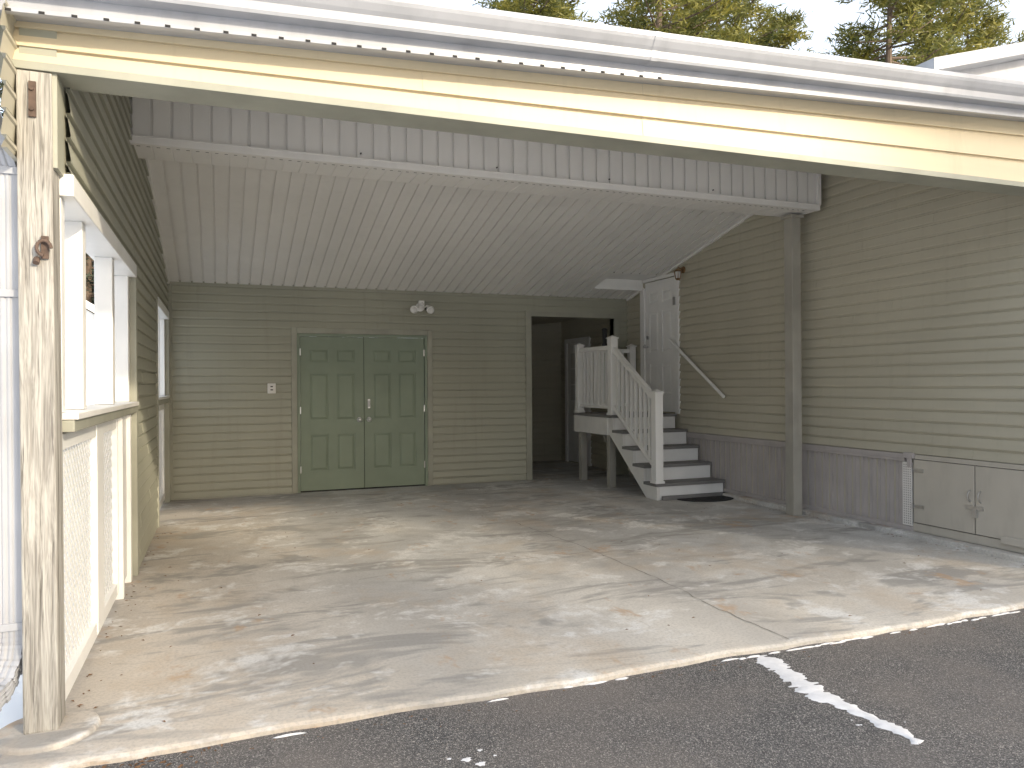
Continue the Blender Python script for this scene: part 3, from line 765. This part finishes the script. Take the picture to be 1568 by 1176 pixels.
b=MB(); b.box(-4.9,-4.0,21.94,21.99,.1,2.0); b.done('shed_door',M['siding2'],sh)

# ---------------------------------------------------------------- trees
def pine_mesh(name,H,seed,mat,crown0=.3,spread=4.2,nl=70,needles=26,nl_size=.34):
    rnd=np.random.RandomState(seed); b=MB(); b.cm=0
    tp=[]; 
    for i in range(9):
        f=i/8; tp.append((Vector((math.sin(f*3+seed)*.25*f,math.cos(f*2.3+seed)*.25*f,H*f)),(.24*(1-f)**.8+.02)*min(1,H/14)))
    for i in range(8): b.cyl(tp[i][0],tp[i+1][0],tp[i][1],tp[i+1][1],n=9,caps=False)
    cl=[]
    for k in range(nl):
        f=crown0+(1-crown0)*(k+rnd.rand())/nl; f=min(f,.99)
        ti=f*8; i0=int(ti); base=tp[i0][0].lerp(tp[min(i0+1,8)][0],ti-i0)
        L=spread*((1-f)/(1-crown0))**.6*rnd.uniform(.55,1.1)+.4
        a=rnd.rand()*6.283; up=rnd.uniform(-.05,.35)
        d=Vector((math.cos(a),math.sin(a),up)); mid_=base+d*L*.5+Vector((0,0,-.05*L)); end=base+d*L+Vector((0,0,rnd.uniform(-.1,.15)*L))
        r=.02+.02*L*.5
        b.cyl(base,mid_,r,r*.6,n=5,caps=False); b.cyl(mid_,end,r*.6,.008,n=5,caps=False)
        nc=int(4+L*3.0)
        for c in range(nc):
            t=rnd.uniform(.3,1.02); p=(base.lerp(mid_,t*2) if t<.5 else mid_.lerp(end,t*2-1))
            side=Vector((-d.y,d.x,0))*rnd.normal()*(.32*L*.5*(1.1-t)+.1)
            q=p+side+Vector((0,0,rnd.normal()*.12+.05)); 
            if rnd.rand()<.35: b.cyl(p,q,.012,.006,n=4,caps=False)
            cl.append(q)
    C=np.array([tuple(c) for c in cl]); n=len(C)*needles
    P=np.repeat(C,needles,0)+rnd.normal(0,.16,(n,3))*np.array([1,1,.55])
    D=rnd.normal(0,1,(n,3)); D[:,2]=D[:,2]*.6+.25; D/=np.linalg.norm(D,axis=1)[:,None]
    S=np.cross(D,rnd.normal(0,1,(n,3))); S/=np.linalg.norm(S,axis=1)[:,None]
    Ls=nl_size*rnd.uniform(.5,1.2,(n,1))
    V=np.empty((n,3,3)); V[:,0]=P-S*.03; V[:,1]=P+S*.03; V[:,2]=P+D*Ls
    k=len(b.v)
    b.v+= [tuple(x) for x in V.reshape(-1,3)]
    b.f+= [(k+3*i,k+3*i+1,k+3*i+2) for i in range(n)]; b.mi+=[1]*n
    return b.done(name,[M['bark'],mat],recalc=False)
def inst(o,name,loc,rot,s):
    c=bpy.data.objects.new(name,o.data); COL.objects.link(c); c.location=loc; c.rotation_euler=(0,0,rot); c.scale=(s,s,s); return c
t1=pine_mesh('pine_tree',17,3,M['needle'],.28,4.4,90,24,.32); t1.location=(13.2,20.5,0)
t2=pine_mesh('pine_tree',15,11,M['needle'],.33,4.0,75,24,.32); t2.location=(19.5,17.5,0)
for i,(x,y,r,s) in enumerate([(10.5,25.5,1,1.0),(17.5,24,2,1.1),(24,20,3.3,1.1),(12.8,30,4,1.2),(21,28,5,1.25),(29,22,2.6,1.1),(16,34,.3,1.3),(26,30,1.9,1.3)]):
    inst((t1,t2)[i%2],'pine_tree',(x,y,0),r,s)
t4=pine_mesh('pine_tree',13,31,M['needled'],.08,3.2,95,20,.42); t4.location=(-4.6,31,0)
for i,(x,y,r,s) in enumerate([(-2.2,33,1,1.1),(-7.0,34,2,1.15),(-10.5,29,3,1.0),(-3.6,38,4,1.2)]): inst(t4,'pine_tree',(x,y,0),r,s)
# unseen pines added on the sun side, crowns set to dapple the low sun
t3=pine_mesh('pine_tree',11.8,21,M['needle'],.60,2.3,46,13,.27)
hx,hy=math.sin(math.radians(150)),math.cos(math.radians(150))
def sunside(L,off): return (2.0+hx*L+.866*off, 3.4+hy*L+.5*off,-.05)
t3.location=sunside(22,-4.0)
inst(t3,'pine_tree',sunside(23,-.8),1.3,1.0); inst(t3,'pine_tree',sunside(22,2.4),2.9,1.0); inst(t3,'pine_tree',sunside(22.5,6.0),4.1,1.2)
rnd=np.random.RandomState(5); b=MB(); VV=[];
n_t=110
for i in range(n_t):
    a=2*math.pi*i/n_t+rnd.uniform(-.02,.02); R=rnd.uniform(48,66); H=rnd.uniform(9,15)
    x,y=R*math.sin(a),R*math.cos(a)+5
    b.cm=0; b.cyl((x,y,-.1),(x+rnd.normal()*.3,y,H),.2,.03,n=5,caps=False)
    n=420; f=rnd.rand(n)**.8; rr=(1-f)**.7*2.6*np.sqrt(rnd.rand(n)); th=rnd.rand(n)*6.283
    P=np.stack([x+rr*np.cos(th),y+rr*np.sin(th),1.0+f*(H-.8)],1)
    D=rnd.normal(0,1,(n,3,3))*.34; VV.append(P[:,None,:]+D)
V=np.concatenate(VV); k=len(b.v); n=len(V); b.v+=[tuple(p) for p in V.reshape(-1,3)]; b.f+=[(k+3*i,k+3*i+1,k+3*i+2) for i in range(n)]; b.mi+=[1]*n
b.done('distant_tree_line',[M['bark'],M['needled']],recalc=False)

# ---------------------------------------------------------------- light
EL=math.radians(22); AZ=math.radians(150)
sd=Vector((math.sin(AZ)*math.cos(EL),math.cos(AZ)*math.cos(EL),math.sin(EL)))
l=bpy.data.lights.new('sun','SUN'); l.energy=4.4; l.angle=math.radians(2.0); l.color=(1,.87,.67)
lo=bpy.data.objects.new('sun',l); COL.objects.link(lo); lo.rotation_euler=(-sd).to_track_quat('-Z','Y').to_euler(); lo.location=sd*50
w=bpy.data.worlds.new('World'); SC.world=w; w.use_nodes=True; nt=w.node_tree
sky=nt.nodes.new('ShaderNodeTexSky'); sky.sky_type='NISHITA'; sky.sun_disc=False; sky.sun_elevation=EL; sky.sun_rotation=AZ
sky.air_density=1.0; sky.dust_density=5.0; sky.ozone_density=1.0
# uniform haze term added to the clear-sky model to brighten the daylight
hz=N(nt,'ShaderNodeMix',data_type='RGBA',blend_type='ADD'); hz.inputs[0].default_value=1.0
nt.links.new(sky.outputs[0],hz.inputs[6]); hz.inputs[7].default_value=(6.3,6.7,7.3,1)
bg=nt.nodes['Background']; nt.links.new(hz.outputs[2],bg.inputs[0]); bg.inputs[1].default_value=.15
SC.view_settings.view_transform='Standard'; SC.view_settings.look='None'; SC.view_settings.exposure=0

# ---------------------------------------------------------------- camera
cam=bpy.data.cameras.new('camera'); cam.sensor_width=36; cam.lens=1150/1568*36; cam.clip_end=2000; cam.clip_start=.05
co=bpy.data.objects.new('camera',cam); COL.objects.link(co)
R=Matrix.Rotation(math.radians(-21.2),4,'Z')@Matrix.Rotation(math.radians(90),4,'X')@Matrix.Rotation(math.radians(-.4),4,'Z')
co.matrix_world=Matrix.Translation((0,0,1.39))@R
SC.camera=co
